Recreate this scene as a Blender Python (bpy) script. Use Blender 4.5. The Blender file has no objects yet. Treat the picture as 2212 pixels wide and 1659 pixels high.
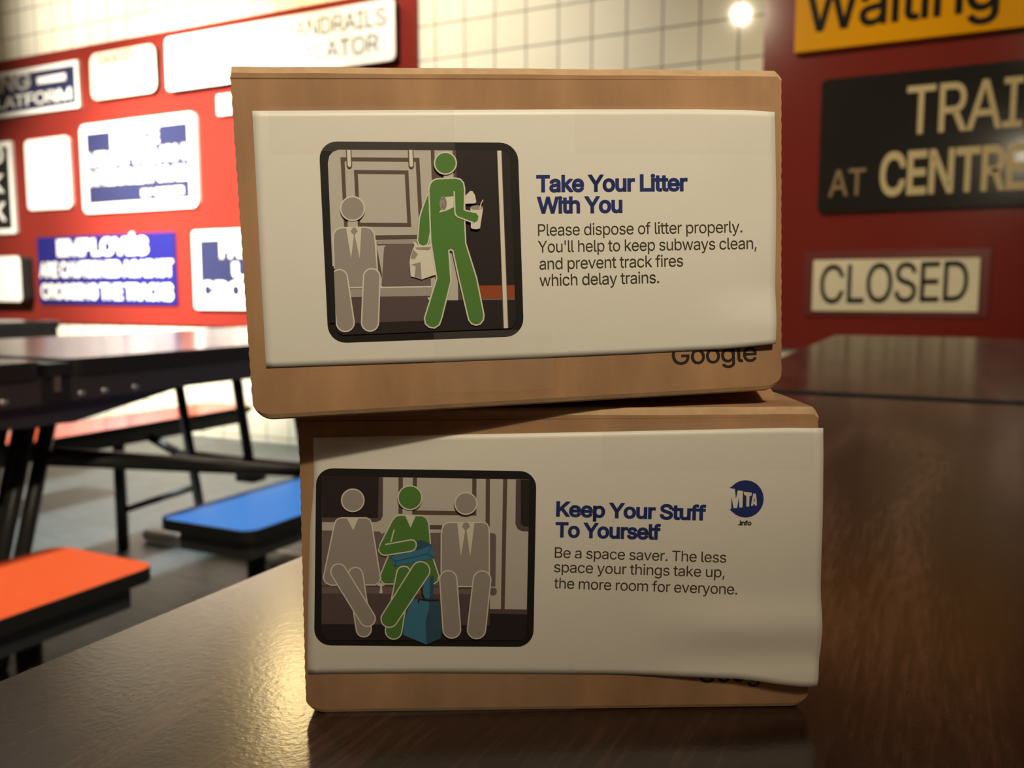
import bpy, math, random, os
from mathutils import Vector, Matrix, geometry
random.seed(7)
scene = bpy.context.scene
COL = scene.collection

# ------------------------------------------------------------------ camera
FPX, IMW, IMH = 1872.67, 2212.0, 1659.0
YAW, PITCH = math.radians(26.0736), math.radians(6.0450)
CAM = Vector((0.0, 0.0, 0.8504))
FW = Vector((-math.sin(YAW)*math.cos(PITCH), math.cos(YAW)*math.cos(PITCH), -math.sin(PITCH)))
RT = Vector((math.cos(YAW), math.sin(YAW), 0.0))
UP = RT.cross(FW)
cd = bpy.data.cameras.new('camera')
cam = bpy.data.objects.new('camera', cd); COL.objects.link(cam)
rot = Matrix((RT, UP, -FW)).transposed()
cam.matrix_world = Matrix.Translation(CAM) @ rot.to_4x4()
cd.sensor_fit = 'HORIZONTAL'; cd.sensor_width = 36.0
cd.lens = FPX/IMW*36.0
cd.clip_start = 0.01; cd.clip_end = 60
cd.dof.use_dof = True
cd.dof.focus_distance = 0.232
cd.dof.aperture_fstop = cd.lens/1.75
scene.camera = cam

# ------------------------------------------------------------------ exposure, world
vs = scene.view_settings
vs.view_transform = 'Standard'; vs.look = 'None'; vs.gamma = 1.0; vs.use_curve_mapping = False
vs.exposure = 0.0
w = bpy.data.worlds.new('world'); scene.world = w; w.use_nodes = True
w.node_tree.nodes['Background'].inputs[0].default_value = (1.0, 0.85, 0.65, 1)
w.node_tree.nodes['Background'].inputs[1].default_value = 0.02

# ------------------------------------------------------------------ lamps of the room, and added fill lights
def spot(name, loc, aim, power, size, blend, col, rad=0.05):
    l = bpy.data.lights.new(name, 'SPOT'); l.energy = power; l.spot_size = math.radians(size)
    l.spot_blend = blend; l.color = col; l.shadow_soft_size = rad
    o = bpy.data.objects.new(name, l); COL.objects.link(o); o.location = loc
    o.rotation_euler = (Vector(aim)-Vector(loc)).to_track_quat('-Z', 'Y').to_euler()
    return o
def bulb(name, loc, power, col, rad=0.05):
    l = bpy.data.lights.new(name, 'POINT'); l.energy = power; l.color = col; l.shadow_soft_size = rad
    o = bpy.data.objects.new(name, l); COL.objects.link(o); o.location = loc
    return o
def panel(name, loc, sx, sy, power, col):
    l = bpy.data.lights.new(name, 'AREA'); l.shape = 'RECTANGLE'; l.size = sx; l.size_y = sy
    l.energy = power; l.color = col
    o = bpy.data.objects.new(name, l); COL.objects.link(o); o.location = loc
    return o
WARM = (1.0, 0.80, 0.53)
NEUT = (1.0, 0.93, 0.82)
spot('wall_spot', (-3.2, 0.6, 3.05), (-3.78, 3.77, 1.38), 4300, 40, 1.0, NEUT, 0.05)
spot('wall_spot', (-2.55, 2.1, 3.08), (-2.15, 3.77, 1.6), 260, 76, 1.0, NEUT, 0.05)  # added weak fill for the tile, not a lamp of the room
spot('wall_spot', (-4.6, 0.7, 3.05), (-4.75, 3.77, 1.1), 1500, 40, 0.9, NEUT, 0.05)
spot('wall_spot', (-4.7, 1.6, 2.75), (-4.55, 3.77, 2.55), 420, 52, 1.0, NEUT, 0.05)
bulb('wall_lamp', (-2.98, 3.46, 2.74), 27, (1.0, 0.74, 0.34), 0.10)
TS = Vector((0.62, -0.62, 1.95)); dv = Vector((-0.67, 0.84, 0)).normalized()
TILT = math.radians(-14.0)
spot('track_spot', TS, TS+dv*math.cos(TILT)+Vector((0, 0, math.sin(TILT))), 86, 71.0, 0.34, (1.0, 0.87, 0.62), 0.035)
spot('sign_spot', (-1.33, 1.2, 2.78), (0.55, 3.77, 1.25), 205, 64, 1.0, (1.0, 0.84, 0.58), 0.03)
spot('floor_fill', (-2.45, 1.35, 3.1), (-2.4, 1.45, 0), 520, 104, 0.8, (0.86, 1.0, 1.0), 0.12)  # added cool fill that brightens the floor, no known fixture
panel('fill_panel', (1.2, -1.6, 3.1), 1.0, 1.0, 23, WARM)  # added soft fill for the box fronts, no known fixture

# ------------------------------------------------------------------ pixel helpers (a point of the photo on a plane of the place)
def ray(x, y): return FW + RT*((x-IMW/2)/FPX) - UP*((y-IMH/2)/FPX)
def on_plane(x, y, p0, n):
    r = ray(x, y); t = (Vector(p0)-CAM).dot(n)/r.dot(n)
    return CAM + r*t
WALL_Y = 3.775
PANEL_Y = 3.755
def wall_at(x, y, Y=PANEL_Y):
    return on_plane(x, y, (0, Y, 0), Vector((0, 1, 0)))

# ------------------------------------------------------------------ materials
def lin(c): return tuple(((v/255)/12.92 if v/255 <= 0.04045 else ((v/255+0.055)/1.055)**2.4) for v in c)
MATS = {}
def mat(name, col, rough=0.5, spec=0.5, metal=0.0, bump=None, noise=None):
    if name in MATS: return MATS[name]
    m = bpy.data.materials.new(name); m.use_nodes = True; MATS[name] = m
    nt = m.node_tree; b = nt.nodes['Principled BSDF']
    b.inputs['Base Color'].default_value = (*col, 1); b.inputs['Roughness'].default_value = rough
    b.inputs['Specular IOR Level'].default_value = spec; b.inputs['Metallic'].default_value = metal
    tc = nt.nodes.new('ShaderNodeTexCoord')
    if noise:
        sc, amt, st = noise
        mp = nt.nodes.new('ShaderNodeMapping'); mp.inputs['Scale'].default_value = st
        nz = nt.nodes.new('ShaderNodeTexNoise'); nz.inputs['Scale'].default_value = sc; nz.inputs['Detail'].default_value = 5
        mx = nt.nodes.new('ShaderNodeMix'); mx.data_type = 'RGBA'
        mx.inputs[6].default_value = (*[c*(1-amt) for c in col], 1); mx.inputs[7].default_value = (*[min(1, c*(1+amt)) for c in col], 1)
        rp = nt.nodes.new('ShaderNodeMapRange'); rp.inputs[1].default_value = 0.3; rp.inputs[2].default_value = 0.7
        nt.links.new(tc.outputs['Object'], mp.inputs[0]); nt.links.new(mp.outputs[0], nz.inputs['Vector'])
        nt.links.new(nz.outputs['Fac'], rp.inputs[0]); nt.links.new(rp.outputs[0], mx.inputs[0]); nt.links.new(mx.outputs[2], b.inputs['Base Color'])
    if bump:
        sc, st = bump
        nz = nt.nodes.new('ShaderNodeTexNoise'); nz.inputs['Scale'].default_value = sc; nz.inputs['Detail'].default_value = 3
        bp = nt.nodes.new('ShaderNodeBump'); bp.inputs['Strength'].default_value = st; bp.inputs['Distance'].default_value = 0.001
        nt.links.new(tc.outputs['Object'], nz.inputs['Vector']); nt.links.new(nz.outputs['Fac'], bp.inputs['Height']); nt.links.new(bp.outputs[0], b.inputs['Normal'])
    return m

def tile_mat():
    m = bpy.data.materials.new('white_wall_tile'); m.use_nodes = True; nt = m.node_tree; b = nt.nodes['Principled BSDF']
    tc = nt.nodes.new('ShaderNodeTexCoord'); sp = nt.nodes.new('ShaderNodeSeparateXYZ'); cb = nt.nodes.new('ShaderNodeCombineXYZ')
    nt.links.new(tc.outputs['Object'], sp.inputs[0]); nt.links.new(sp.outputs[0], cb.inputs[0]); nt.links.new(sp.outputs[2], cb.inputs[1])
    mp = nt.nodes.new('ShaderNodeMapping'); mp.vector_type = 'POINT'
    T = 0.163
    mp.inputs['Location'].default_value = (2.264+T*30, -1.984+T*30, 0)
    nt.links.new(cb.outputs[0], mp.inputs[0])
    br = nt.nodes.new('ShaderNodeTexBrick'); br.offset = 0.0; br.squash = 1.0
    br.inputs['Scale'].default_value = 1.0; br.inputs['Brick Width'].default_value = T; br.inputs['Row Height'].default_value = T
    br.inputs['Mortar Size'].default_value = 0.0042; br.inputs['Mortar Smooth'].default_value = 0.3; br.inputs['Bias'].default_value = -0.4
    br.inputs['Color1'].default_value = (0.77, 0.725, 0.57, 1); br.inputs['Color2'].default_value = (0.72, 0.675, 0.52, 1); br.inputs['Mortar'].default_value = (0.22, 0.21, 0.17, 1)
    nt.links.new(mp.outputs[0], br.inputs['Vector']); nt.links.new(br.outputs['Color'], b.inputs['Base Color'])
    b.inputs['Roughness'].default_value = 0.06
    bp = nt.nodes.new('ShaderNodeBump'); bp.invert = True; bp.inputs['Strength'].default_value = 0.4; bp.inputs['Distance'].default_value = 0.002
    nt.links.new(br.outputs['Fac'], bp.inputs['Height']); nt.links.new(bp.outputs[0], b.inputs['Normal'])
    return m

def wood_mat():
    m = bpy.data.materials.new('walnut_laminate'); m.use_nodes = True; nt = m.node_tree; b = nt.nodes['Principled BSDF']
    tc = nt.nodes.new('ShaderNodeTexCoord')
    def noise(scale, sc, det, dist=0.0):
        mp = nt.nodes.new('ShaderNodeMapping'); mp.inputs['Scale'].default_value = scale
        nz = nt.nodes.new('ShaderNodeTexNoise'); nz.inputs['Scale'].default_value = sc; nz.inputs['Detail'].default_value = det; nz.inputs['Distortion'].default_value = dist
        nt.links.new(tc.outputs['Object'], mp.inputs[0]); nt.links.new(mp.outputs[0], nz.inputs['Vector']); return nz.outputs['Fac']
    def math_(op, a, bb):
        n = nt.nodes.new('ShaderNodeMath'); n.operation = op
        for i, v in enumerate((a, bb)):
            if isinstance(v, (int, float)): n.inputs[i].default_value = v
            else: nt.links.new(v, n.inputs[i])
        return n.outputs[0]
    big = noise((3.4, 0.75, 1), 2.2, 1.0, 0.15)
    rings = math_('SINE', math_('MULTIPLY', big, 30.0), 0)
    streak = noise((60, 2.6, 1), 9.0, 3.0)
    fleck = noise((1, 0.11, 1), 520.0, 2.0)
    v = math_('ADD', math_('MULTIPLY', rings, 0.18), math_('ADD', math_('MULTIPLY', streak, 0.55), math_('MULTIPLY', fleck, 0.75)))
    cr = nt.nodes.new('ShaderNodeValToRGB'); nt.links.new(v, cr.inputs[0])
    e = cr.color_ramp.elements
    e[0].position = 0.36; e[0].color = (0.034, 0.017, 0.011, 1)
    e[1].position = 0.98; e[1].color = (0.105, 0.053, 0.038, 1)
    x = e.new(0.66); x.color = (0.046, 0.024, 0.018, 1)
    nt.links.new(cr.outputs[0], b.inputs['Base Color'])
    b.inputs['Roughness'].default_value = 0.205; b.inputs['Specular IOR Level'].default_value = 0.5
    nz = nt.nodes.new('ShaderNodeTexNoise'); nz.inputs['Scale'].default_value = 520; nz.inputs['Detail'].default_value = 2
    nt.links.new(tc.outputs['Object'], nz.inputs['Vector'])
    bp = nt.nodes.new('ShaderNodeBump'); bp.inputs['Strength'].default_value = 0.12; bp.inputs['Distance'].default_value = 0.0004
    nt.links.new(nz.outputs['Fac'], bp.inputs['Height']); nt.links.new(bp.outputs[0], b.inputs['Normal'])
    return m

def floor_mat():
    m = bpy.data.materials.new('vinyl_floor_tile'); m.use_nodes = True; nt = m.node_tree; b = nt.nodes['Principled BSDF']
    tc = nt.nodes.new('ShaderNodeTexCoord')
    br = nt.nodes.new('ShaderNodeTexBrick'); br.offset = 0.0; br.inputs['Scale'].default_value = 1.0
    br.inputs['Brick Width'].default_value = 0.305; br.inputs['Row Height'].default_value = 0.305; br.inputs['Mortar Size'].default_value = 0.0025
    br.inputs['Color1'].default_value = (0.14, 0.155, 0.155, 1); br.inputs['Color2'].default_value = (0.10, 0.115, 0.115, 1); br.inputs['Mortar'].default_value = (0.06, 0.06, 0.058, 1)
    nz = nt.nodes.new('ShaderNodeTexNoise'); nz.inputs['Scale'].default_value = 9; nz.inputs['Detail'].default_value = 6
    mp = nt.nodes.new('ShaderNodeMapping'); mp.inputs['Scale'].default_value = (1, 5, 1)
    mx = nt.nodes.new('ShaderNodeMix'); mx.data_type = 'RGBA'; mx.blend_type = 'MULTIPLY'; mx.inputs[0].default_value = 1.0
    rp = nt.nodes.new('ShaderNodeMapRange'); rp.inputs[1].default_value = 0.3; rp.inputs[2].default_value = 0.7; rp.inputs[3].default_value = 0.75; rp.inputs[4].default_value = 1.15
    nt.links.new(tc.outputs['Object'], br.inputs['Vector']); nt.links.new(tc.outputs['Object'], mp.inputs[0]); nt.links.new(mp.outputs[0], nz.inputs['Vector'])
    nt.links.new(nz.outputs['Fac'], rp.inputs[0]); nt.links.new(br.outputs['Color'], mx.inputs[6]); nt.links.new(rp.outputs[0], mx.inputs[7])
    nt.links.new(mx.outputs[2], b.inputs['Base Color']); b.inputs['Roughness'].default_value = 0.5
    return m

def tape_mat():
    m = bpy.data.materials.new('clear_tape'); m.use_nodes = True; nt = m.node_tree
    out = nt.nodes['Material Output']; b = nt.nodes['Principled BSDF']
    b.inputs['Base Color'].default_value = (0.75, 0.70, 0.62, 1); b.inputs['Roughness'].default_value = 0.22
    tr = nt.nodes.new('ShaderNodeBsdfTransparent'); mx = nt.nodes.new('ShaderNodeMixShader'); mx.inputs[0].default_value = 0.05
    nt.links.new(tr.outputs[0], mx.inputs[1]); nt.links.new(b.outputs[0], mx.inputs[2]); nt.links.new(mx.outputs[0], out.inputs['Surface'])
    return m

M_TILE, M_WOOD, M_FLOOR, M_TAPE = tile_mat(), wood_mat(), floor_mat(), tape_mat()
M_RED = mat('red_wall_paint', (0.17, 0.0195, 0.0135), 0.16, 0.3)
M_PLASTER = mat('pale_ceiling_paint', (0.55, 0.52, 0.45), 0.8)
M_BLACK = mat('black_enamel', (0.045, 0.042, 0.043), 0.38)
M_EDGE = mat('black_rubber_edge', (0.022, 0.020, 0.019), 0.5, 0.25)
M_STEEL = mat('bare_steel', (0.55, 0.55, 0.54), 0.3, metal=1.0)
M_ORANGE = mat('orange_laminate', (0.86, 0.11, 0.03), 0.14)
M_BLUE = mat('blue_laminate', (0.055, 0.21, 0.62), 0.14)
M_CARD = mat('kraft_cardboard', (0.405, 0.232, 0.126), 0.75, 0.25, noise=(70.0, 0.20, (1, 1, 0.3)), bump=(1500, 0.06))
M_CARD_EDGE = mat('kraft_cardboard_lit_fold', (0.55, 0.37, 0.22), 0.8, 0.2, noise=(220.0, 0.12, (1, 1, 1)))  # lighter kraft paints in the light that the folds catch
M_PAPER = mat('white_print_paper', (0.80, 0.775, 0.72), 0.42, 0.4, bump=(70, 0.06))
M_WHITE_EN = mat('white_enamel', (0.80, 0.78, 0.70), 0.25)
M_CREAM = mat('cream_enamel', (0.72, 0.66, 0.47), 0.3, noise=(6, 0.08, (1, 1, 1)))
M_NAVY = mat('navy_enamel', (0.020, 0.023, 0.062), 0.25)
M_BLUE_EN = mat('blue_enamel', (0.013, 0.013, 0.115), 0.25)
M_BLACK_EN = mat('black_sign_enamel', (0.013, 0.013, 0.0115), 0.12)
M_YELLOW = mat('yellow_enamel', (0.70, 0.32, 0.004), 0.15, 0.2)
M_GOLD = mat('faded_gold_lettering', (0.50, 0.40, 0.20), 0.5)
M_BRONZE = mat('worn_gold_lettering', (0.22, 0.14, 0.06), 0.6)
M_REDINK = mat('faded_red_lettering', (0.48, 0.13, 0.09), 0.5)
M_INK_SHADE = mat('grey_lettering_side_shade', (0.030, 0.029, 0.026), 0.5)  # lettering ink; on sign sides the dark tone paints in their shade
def ink(name, col): return mat('printed_'+name, col, 0.40, 0.4)
I_BLACK = ink('black', (0.016, 0.014, 0.014)); I_DARK = ink('plum_black', (0.030, 0.021, 0.024))
I_LIGHT = ink('pale_grey', (0.56, 0.52, 0.49)); I_LINE = ink('outline_cream', (0.74, 0.70, 0.61))
I_GREY = ink('mid_grey', (0.355, 0.315, 0.295)); I_GREEN = ink('green', (0.095, 0.235, 0.050))
I_BROWN = ink('brown', (0.125, 0.090, 0.070)); I_PLUM = ink('plum', (0.112, 0.078, 0.082)); I_SEAT = ink('seat_mauve', (0.185, 0.140, 0.142))
I_BENCH = ink('bench_grey', (0.40, 0.36, 0.34)); I_ORANGE = ink('rust_orange', (0.34, 0.075, 0.030)); I_CREAM = ink('cream', (0.77, 0.73, 0.64))
I_BLUE = ink('text_blue', (0.022, 0.036, 0.175)); I_TEXT = ink('text_brown', (0.060, 0.045, 0.028)); I_LOGO = ink('box_black', (0.030, 0.026, 0.022))
I_SKY = ink('bag_blue', (0.055, 0.215, 0.36)); I_SKYD = ink('bag_blue_dark', (0.040, 0.10, 0.17)); I_TAUPE = ink('shade_taupe', (0.36, 0.32, 0.28))

# ------------------------------------------------------------------ mesh helpers
class MB:
    def __init__(s): s.v = []; s.f = []; s.m = []
    def add(s, verts, faces, mi=0):
        o = len(s.v); s.v += [tuple(p) for p in verts]; s.f += [tuple(i+o for i in f) for f in faces]; s.m += [mi]*len(faces)
    def box(s, a, b, mi=0):
        x0, y0, z0 = a; x1, y1, z1 = b
        s.add([(x0,y0,z0),(x1,y0,z0),(x1,y1,z0),(x0,y1,z0),(x0,y0,z1),(x1,y0,z1),(x1,y1,z1),(x0,y1,z1)],
              [(0,3,2,1),(4,5,6,7),(0,1,5,4),(1,2,6,5),(2,3,7,6),(3,0,4,7)], mi)
    def tube(s, pts, r, mi=0, n=12):
        pts = [Vector(p) for p in pts]
        rings = []
        for i, p in enumerate(pts):
            d = (pts[min(i+1, len(pts)-1)]-pts[max(i-1, 0)]).normalized()
            a = d.orthogonal().normalized() if abs(d.z) > 0.99 else d.cross(Vector((0, 0, 1))).normalized()
            bb = d.cross(a)
            rings.append([p+(a*math.cos(2*math.pi*k/n)+bb*math.sin(2*math.pi*k/n))*r for k in range(n)])
        vs_ = [q for rg in rings for q in rg]; fs = []
        for i in range(len(rings)-1):
            for k in range(n):
                fs.append((i*n+k, i*n+(k+1) % n, (i+1)*n+(k+1) % n, (i+1)*n+k))
        fs.append(tuple(range(n))[::-1]); fs.append(tuple((len(rings)-1)*n+k for k in range(n)))
        s.add(vs_, fs, mi)
    def slab(s, x0, x1, y0, y1, z0, z1, r, mi_top=0, mi_side=0, n=6, axis='z', bev=0.0):
        """rounded rectangle in the plane of two axes, thick along the third"""
        P = rrect(x0, x1, y0, y1, r, n); N = len(P)
        C = ((x0+x1)/2, (y0+y1)/2)
        lay = [(z0, 0.0), (z1-bev, 0.0), (z1, bev)] if bev else [(z0, 0.0), (z1, 0.0)]
        Pin = rrect(x0+bev, x1-bev, y0+bev, y1-bev, max(r-bev, 0.0001), n)
        vs_ = []
        for z, b in lay:
            for (x, y) in (Pin if b else P): vs_.append((x, y, z) if axis == 'z' else (x, z, y))
        fs = []
        for i in range(len(lay)-1):
            for k in range(N): fs.append((i*N+k, i*N+(k+1) % N, (i+1)*N+(k+1) % N, (i+1)*N+k))
        if axis != 'z': fs = [f[::-1] for f in fs]
        s.add(vs_, fs, mi_side)
        top = tuple((len(lay)-1)*N+k for k in range(N)); bot = tuple(range(N))[::-1]
        if axis != 'z': top, bot = top[::-1], bot[::-1]
        o = len(s.v)-len(vs_)
        s.f.append(tuple(i+o for i in top)); s.m.append(mi_top)
        s.f.append(tuple(i+o for i in bot)); s.m.append(mi_side)
    def build(s, name, mats, parent=None, smooth=False):
        me = bpy.data.meshes.new(name); me.from_pydata(s.v, [], s.f)
        for m in (mats if isinstance(mats, (list, tuple)) else [mats]): me.materials.append(m)
        me.polygons.foreach_set('material_index', s.m)
        if smooth: me.polygons.foreach_set('use_smooth', [True]*len(me.polygons))
        me.update()
        o = bpy.data.objects.new(name, me); COL.objects.link(o)
        if parent: o.parent = parent
        return o
def rrect(x0, x1, y0, y1, r, n=6):
    P = []
    for (cx, cy, a0) in ((x1-r, y0+r, -90), (x1-r, y1-r, 0), (x0+r, y1-r, 90), (x0+r, y0+r, 180)):
        for k in range(n+1):
            a = math.radians(a0+90*k/n); P.append((cx+r*math.cos(a), cy+r*math.sin(a)))
    return P
def tag(o, label=None, cat=None, group=None, kind=None):
    for k, v in (('label', label), ('category', cat), ('group', group), ('kind', kind)):
        if v: o[k] = v
    return o
def thing(name, loc, label, cat, group=None, mw=None):
    o = bpy.data.objects.new(name, None); COL.objects.link(o); o.empty_display_size = 0.05
    if mw is not None: o.matrix_world = mw
    else: o.location = loc
    return tag(o, label, cat, group)
def struct(name, mb, m, smooth=False):
    return tag(mb.build(name, m), kind='structure')

# ------------------------------------------------------------------ lettering
FONT = None
try:
    FONT = bpy.data.fonts.load(os.path.join(bpy.utils.system_resource('DATAFILES'), 'fonts', 'Inter.woff2'))
except Exception:
    FONT = None
_tc = {}
def glyphs(text, bold=0.0, tight=0.95):
    """triangles of a line of text: x from 0 to 1 over its width, y in cap heights"""
    key = (text, bold)
    if key in _tc: return _tc[key]
    def raw(t):
        cu = bpy.data.curves.new('lettering', 'FONT'); cu.body = t; cu.size = 1.0; cu.space_character = tight
        if FONT: cu.font = FONT
        ob = bpy.data.objects.new('lettering', cu); COL.objects.link(ob)
        bpy.context.view_layer.update()
        cv = ob.to_curve(bpy.context.evaluated_depsgraph_get()); loops = []
        for sp in cv.splines:
            bp = sp.bezier_points; P = []
            for k in range(len(bp)):
                a, b = bp[k], bp[(k+1) % len(bp)]
                st = (a.co-a.handle_right).length < 1e-5 and (b.co-b.handle_left).length < 1e-5
                q = [a.co, b.co] if st else geometry.interpolate_bezier(a.co, a.handle_right, b.handle_left, b.co, 6)
                for x in q[:-1]:
                    if not P or (P[-1]-x).length > 1e-5: P.append(Vector((x[0], x[1], 0)))
            if len(P) > 2: loops.append(P)
        ob.to_curve_clear(); bpy.data.objects.remove(ob); bpy.data.curves.remove(cu)
        area = lambda P: sum(P[k-1].x*P[k].y-P[k].x*P[k-1].y for k in range(len(P)))/2
        def inside(p, P):
            c = False
            for k in range(len(P)):
                a, b = P[k-1], P[k]
                if (a.y > p.y) != (b.y > p.y) and p.x < (b.x-a.x)*(p.y-a.y)/(b.y-a.y)+a.x: c = not c
            return c
        def cut(P):
            n = len(P)
            for i in range(n):
                a, b = P[i], P[(i+1) % n]
                for j in range(i+2, n):
                    if i == 0 and j == n-1: continue
                    c, d = P[j], P[(j+1) % n]
                    den = (b.x-a.x)*(d.y-c.y)-(b.y-a.y)*(d.x-c.x)
                    if abs(den) < 1e-12: continue
                    t = ((c.x-a.x)*(d.y-c.y)-(c.y-a.y)*(d.x-c.x))/den; u = ((c.x-a.x)*(b.y-a.y)-(c.y-a.y)*(b.x-a.x))/den
                    if 1e-6 < t < 1-1e-6 and 1e-6 < u < 1-1e-6:
                        X = a+(b-a)*t
                        return cut(P[:i+1]+[X]+P[j+1:])+cut([X.copy()]+P[i+1:j+1])
            return [P]
        loops = [q for P in loops for q in cut(P) if abs(area(q)) > 1e-6]
        outer = [P for P in loops if area(P) < 0]; holes = [P for P in loops if area(P) >= 0]
        vv, ff = [], []; lay = 0
        for O in outer:
            grp = [O]+[h for h in holes if inside(h[0], O)]
            flat_ = [Vector((p.x, p.y, lay)) for g in grp for p in g]; o = len(vv); lay += 1
            ff += [tuple(k+o for k in t3_) for t3_ in geometry.tessellate_polygon(grp)]; vv += flat_
        if bold:
            for P in loops:
                n = len(P); o = len(vv); L_, R_ = [], []
                for k in range(n):
                    a, b, c = P[k-1], P[k], P[(k+1) % n]; d1 = (b-a).normalized(); d2 = (c-b).normalized()
                    nr = Vector((-(d1.y+d2.y), d1.x+d2.x, 0)); nr = nr.normalized() if nr.length > 1e-4 else Vector((-d1.y, d1.x, 0))
                    kk = bold/max(0.6, nr.dot(Vector((-d1.y, d1.x, 0)))); L_.append(b+nr*kk); R_.append(b-nr*kk)
                lay += 1; vv += [Vector((p.x, p.y, lay)) for p in L_+R_]; ff += [(o+k, o+(k+1) % n, o+n+(k+1) % n, o+n+k) for k in range(n)]
        return vv, ff
    hv, _ = raw('H'); y0 = min(v.y for v in hv)+bold; cap = max(v.y for v in hv)-bold-y0
    vv, ff = raw(text)
    xa = min(v.x for v in vv); xb = max(v.x for v in vv)
    res = ([((v.x-xa)/(xb-xa), (v.y-y0)/cap, (v.z % 7)/7) for v in vv], ff)
    _tc[key] = res
    return res

# ------------------------------------------------------------------ the setting
X_L, X_R, Y_B, Z_C = -8.0, 3.6, -3.6, 3.25
mb = MB(); mb.box((X_L, Y_B, -0.1), (X_R, WALL_Y, 0.0)); struct('floor', mb, M_FLOOR)
mb = MB(); mb.box((X_L, Y_B, Z_C), (X_R, WALL_Y, Z_C+0.1)); struct('ceiling', mb, M_PLASTER)
mb = MB(); mb.box((X_L-0.1, WALL_Y, -0.1), (X_R+0.1, WALL_Y+0.12, Z_C+0.1)); struct('wall_front', mb, M_TILE)
mb = MB(); mb.box((X_L-0.1, Y_B, -0.1), (X_L, WALL_Y, Z_C+0.1)); struct('wall_left', mb, M_PLASTER)
mb = MB(); mb.box((X_R, Y_B, -0.1), (X_R+0.1, WALL_Y, Z_C+0.1)); struct('wall_right', mb, M_RED)
mb = MB(); mb.box((X_L-0.1, Y_B-0.1, -0.1), (X_R+0.1, Y_B, Z_C+0.1)); struct('wall_back', mb, M_PLASTER)
# painted boards fixed over the white tile
mb = MB(); mb.box((X_L, PANEL_Y, 0.655), (-2.359, WALL_Y, 2.338)); struct('trim_1', mb, M_RED)
mb = MB(); mb.box((-0.690, PANEL_Y, 0.615), (X_R, WALL_Y, 2.60)); struct('trim_2', mb, M_RED)

# ------------------------------------------------------------------ enamel signs on the wall
def sign(label, quad, thick, mats, border=0.0, radius=0.008, lines=(), extra=None, group='enamel signs on the red wall', pname='enamel_panel'):
    """quad = photo pixels (TL, TR, BR, BL) of the front face; mats = (face, border, side); lines = (text, x0, y0, x1, y1, cap px, bold, material)"""
    Yf = PANEL_Y-thick
    q = [wall_at(*p, Y=Yf) for p in quad]
    x0 = (q[0].x+q[3].x)/2; x1 = (q[1].x+q[2].x)/2; z0 = (q[2].z+q[3].z)/2; z1 = (q[0].z+q[1].z)/2
    t = thing('wall_sign', ((x0+x1)/2, PANEL_Y, z0), label, 'sign', group)
    ox, oy, oz = t.location
    b = MB(); b.slab(x0-ox, x1-ox, z0-oz, z1-oz, -thick, 0.0, radius, 0, 1, axis='y')
    # front face is the y = -thick side
    for i in range(len(b.f)):
        ys = [b.v[k][1] for k in b.f[i]]
        b.m[i] = 0 if all(abs(y+thick) < 1e-6 for y in ys) else 1
    b.build(pname, [mats[1] if border else mats[0], mats[2]], t)
    if border:
        b = MB(); b.slab(x0-ox+border, x1-ox-border, z0-oz+border, z1-oz-border, -thick-0.0012, -thick, 0.002, 0, 0, axis='y')
        b.build('coloured_field', mats[0], t)
    if lines:
        for (text, ax, ay, bx, by, cap, bold, m) in lines:
            A = wall_at(ax, ay, Y=Yf-0.002); B = wall_at(bx, by, Y=Yf-0.002)
            mid = wall_at((ax+bx)/2, (ay+by)/2, Y=Yf); up_ = wall_at((ax+bx)/2, (ay+by)/2-cap, Y=Yf)
            ch = up_.z-mid.z; E = B-A
            vv, ff = glyphs(text, bold)
            b = MB(); b.add([(A.x+E.x*u-ox, A.y-oy-0.0008*k, A.z+E.z*u+ch*h-oz) for (u, h, k) in vv], ff)
            b.build('lettering', m, t)
    if extra: extra(t, (x0-ox, x1-ox, z0-oz, z1-oz, thick))
    return t

W_ = M_WHITE_EN
def dash(t, d):
    a = wall_at(80, 178, Y=PANEL_Y-0.024); c = wall_at(141, 168, Y=PANEL_Y-0.024); o = t.location
    b = MB(); b.box((a.x-o.x, -0.0225, a.z-o.z-0.012), (c.x-o.x, -0.020, a.z-o.z+0.030)); b.build('printed_dash', W_, t)
sign('navy sign with white border and a white dash, top left of the red wall', ((-190, 195), (166, 124), (172, 228), (-190, 284)), 0.02,
     (M_NAVY, W_, W_), 0.028, 0.006, [('WARNING', -150, 222, 66, 190, 33, 0.02, W_), ('EDGE OF PLATFORM', -165, 258, 155, 214, 24, 0.02, W_)], dash)
sign('small cream sign with faded red lettering, between the navy sign and the long handrail sign', ((192, 119), (332, 93), (340, 196), (200, 218)), 0.035,
     (M_CREAM, M_CREAM, M_INK_SHADE), 0, 0.05, [('DANGER', 212, 143, 292, 129, 24, 0.02, M_REDINK), ('KEEP HANDS OFF', 210, 166, 328, 146, 15, 0.0, M_INK_SHADE), ('UP', 262, 190, 284, 186, 16, 0.02, M_REDINK)])
sign('long white sign about handrails, the largest sign at the top of the wall', ((354, 79), (848, -1), (858, 131), (362, 195)), 0.045,
     (W_, W_, M_INK_SHADE), 0, 0.03, [('PLEASE HOLD HANDRAILS', 374, 122, 834, 53, 36, 0.0, M_INK_SHADE), ('WHILE ON ESCALATOR', 388, 174, 818, 110, 36, 0.0, M_INK_SHADE)])
sign('small black sign peeping out behind the top box, below the handrail sign', ((464, 206), (640, 184), (646, 226), (474, 251)), 0.03,
     (M_BLACK_EN, W_, M_INK_SHADE), 0.02, 0.01, [('PLATFORM', 484, 240, 630, 220, 26, 0.02, W_)])
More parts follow.
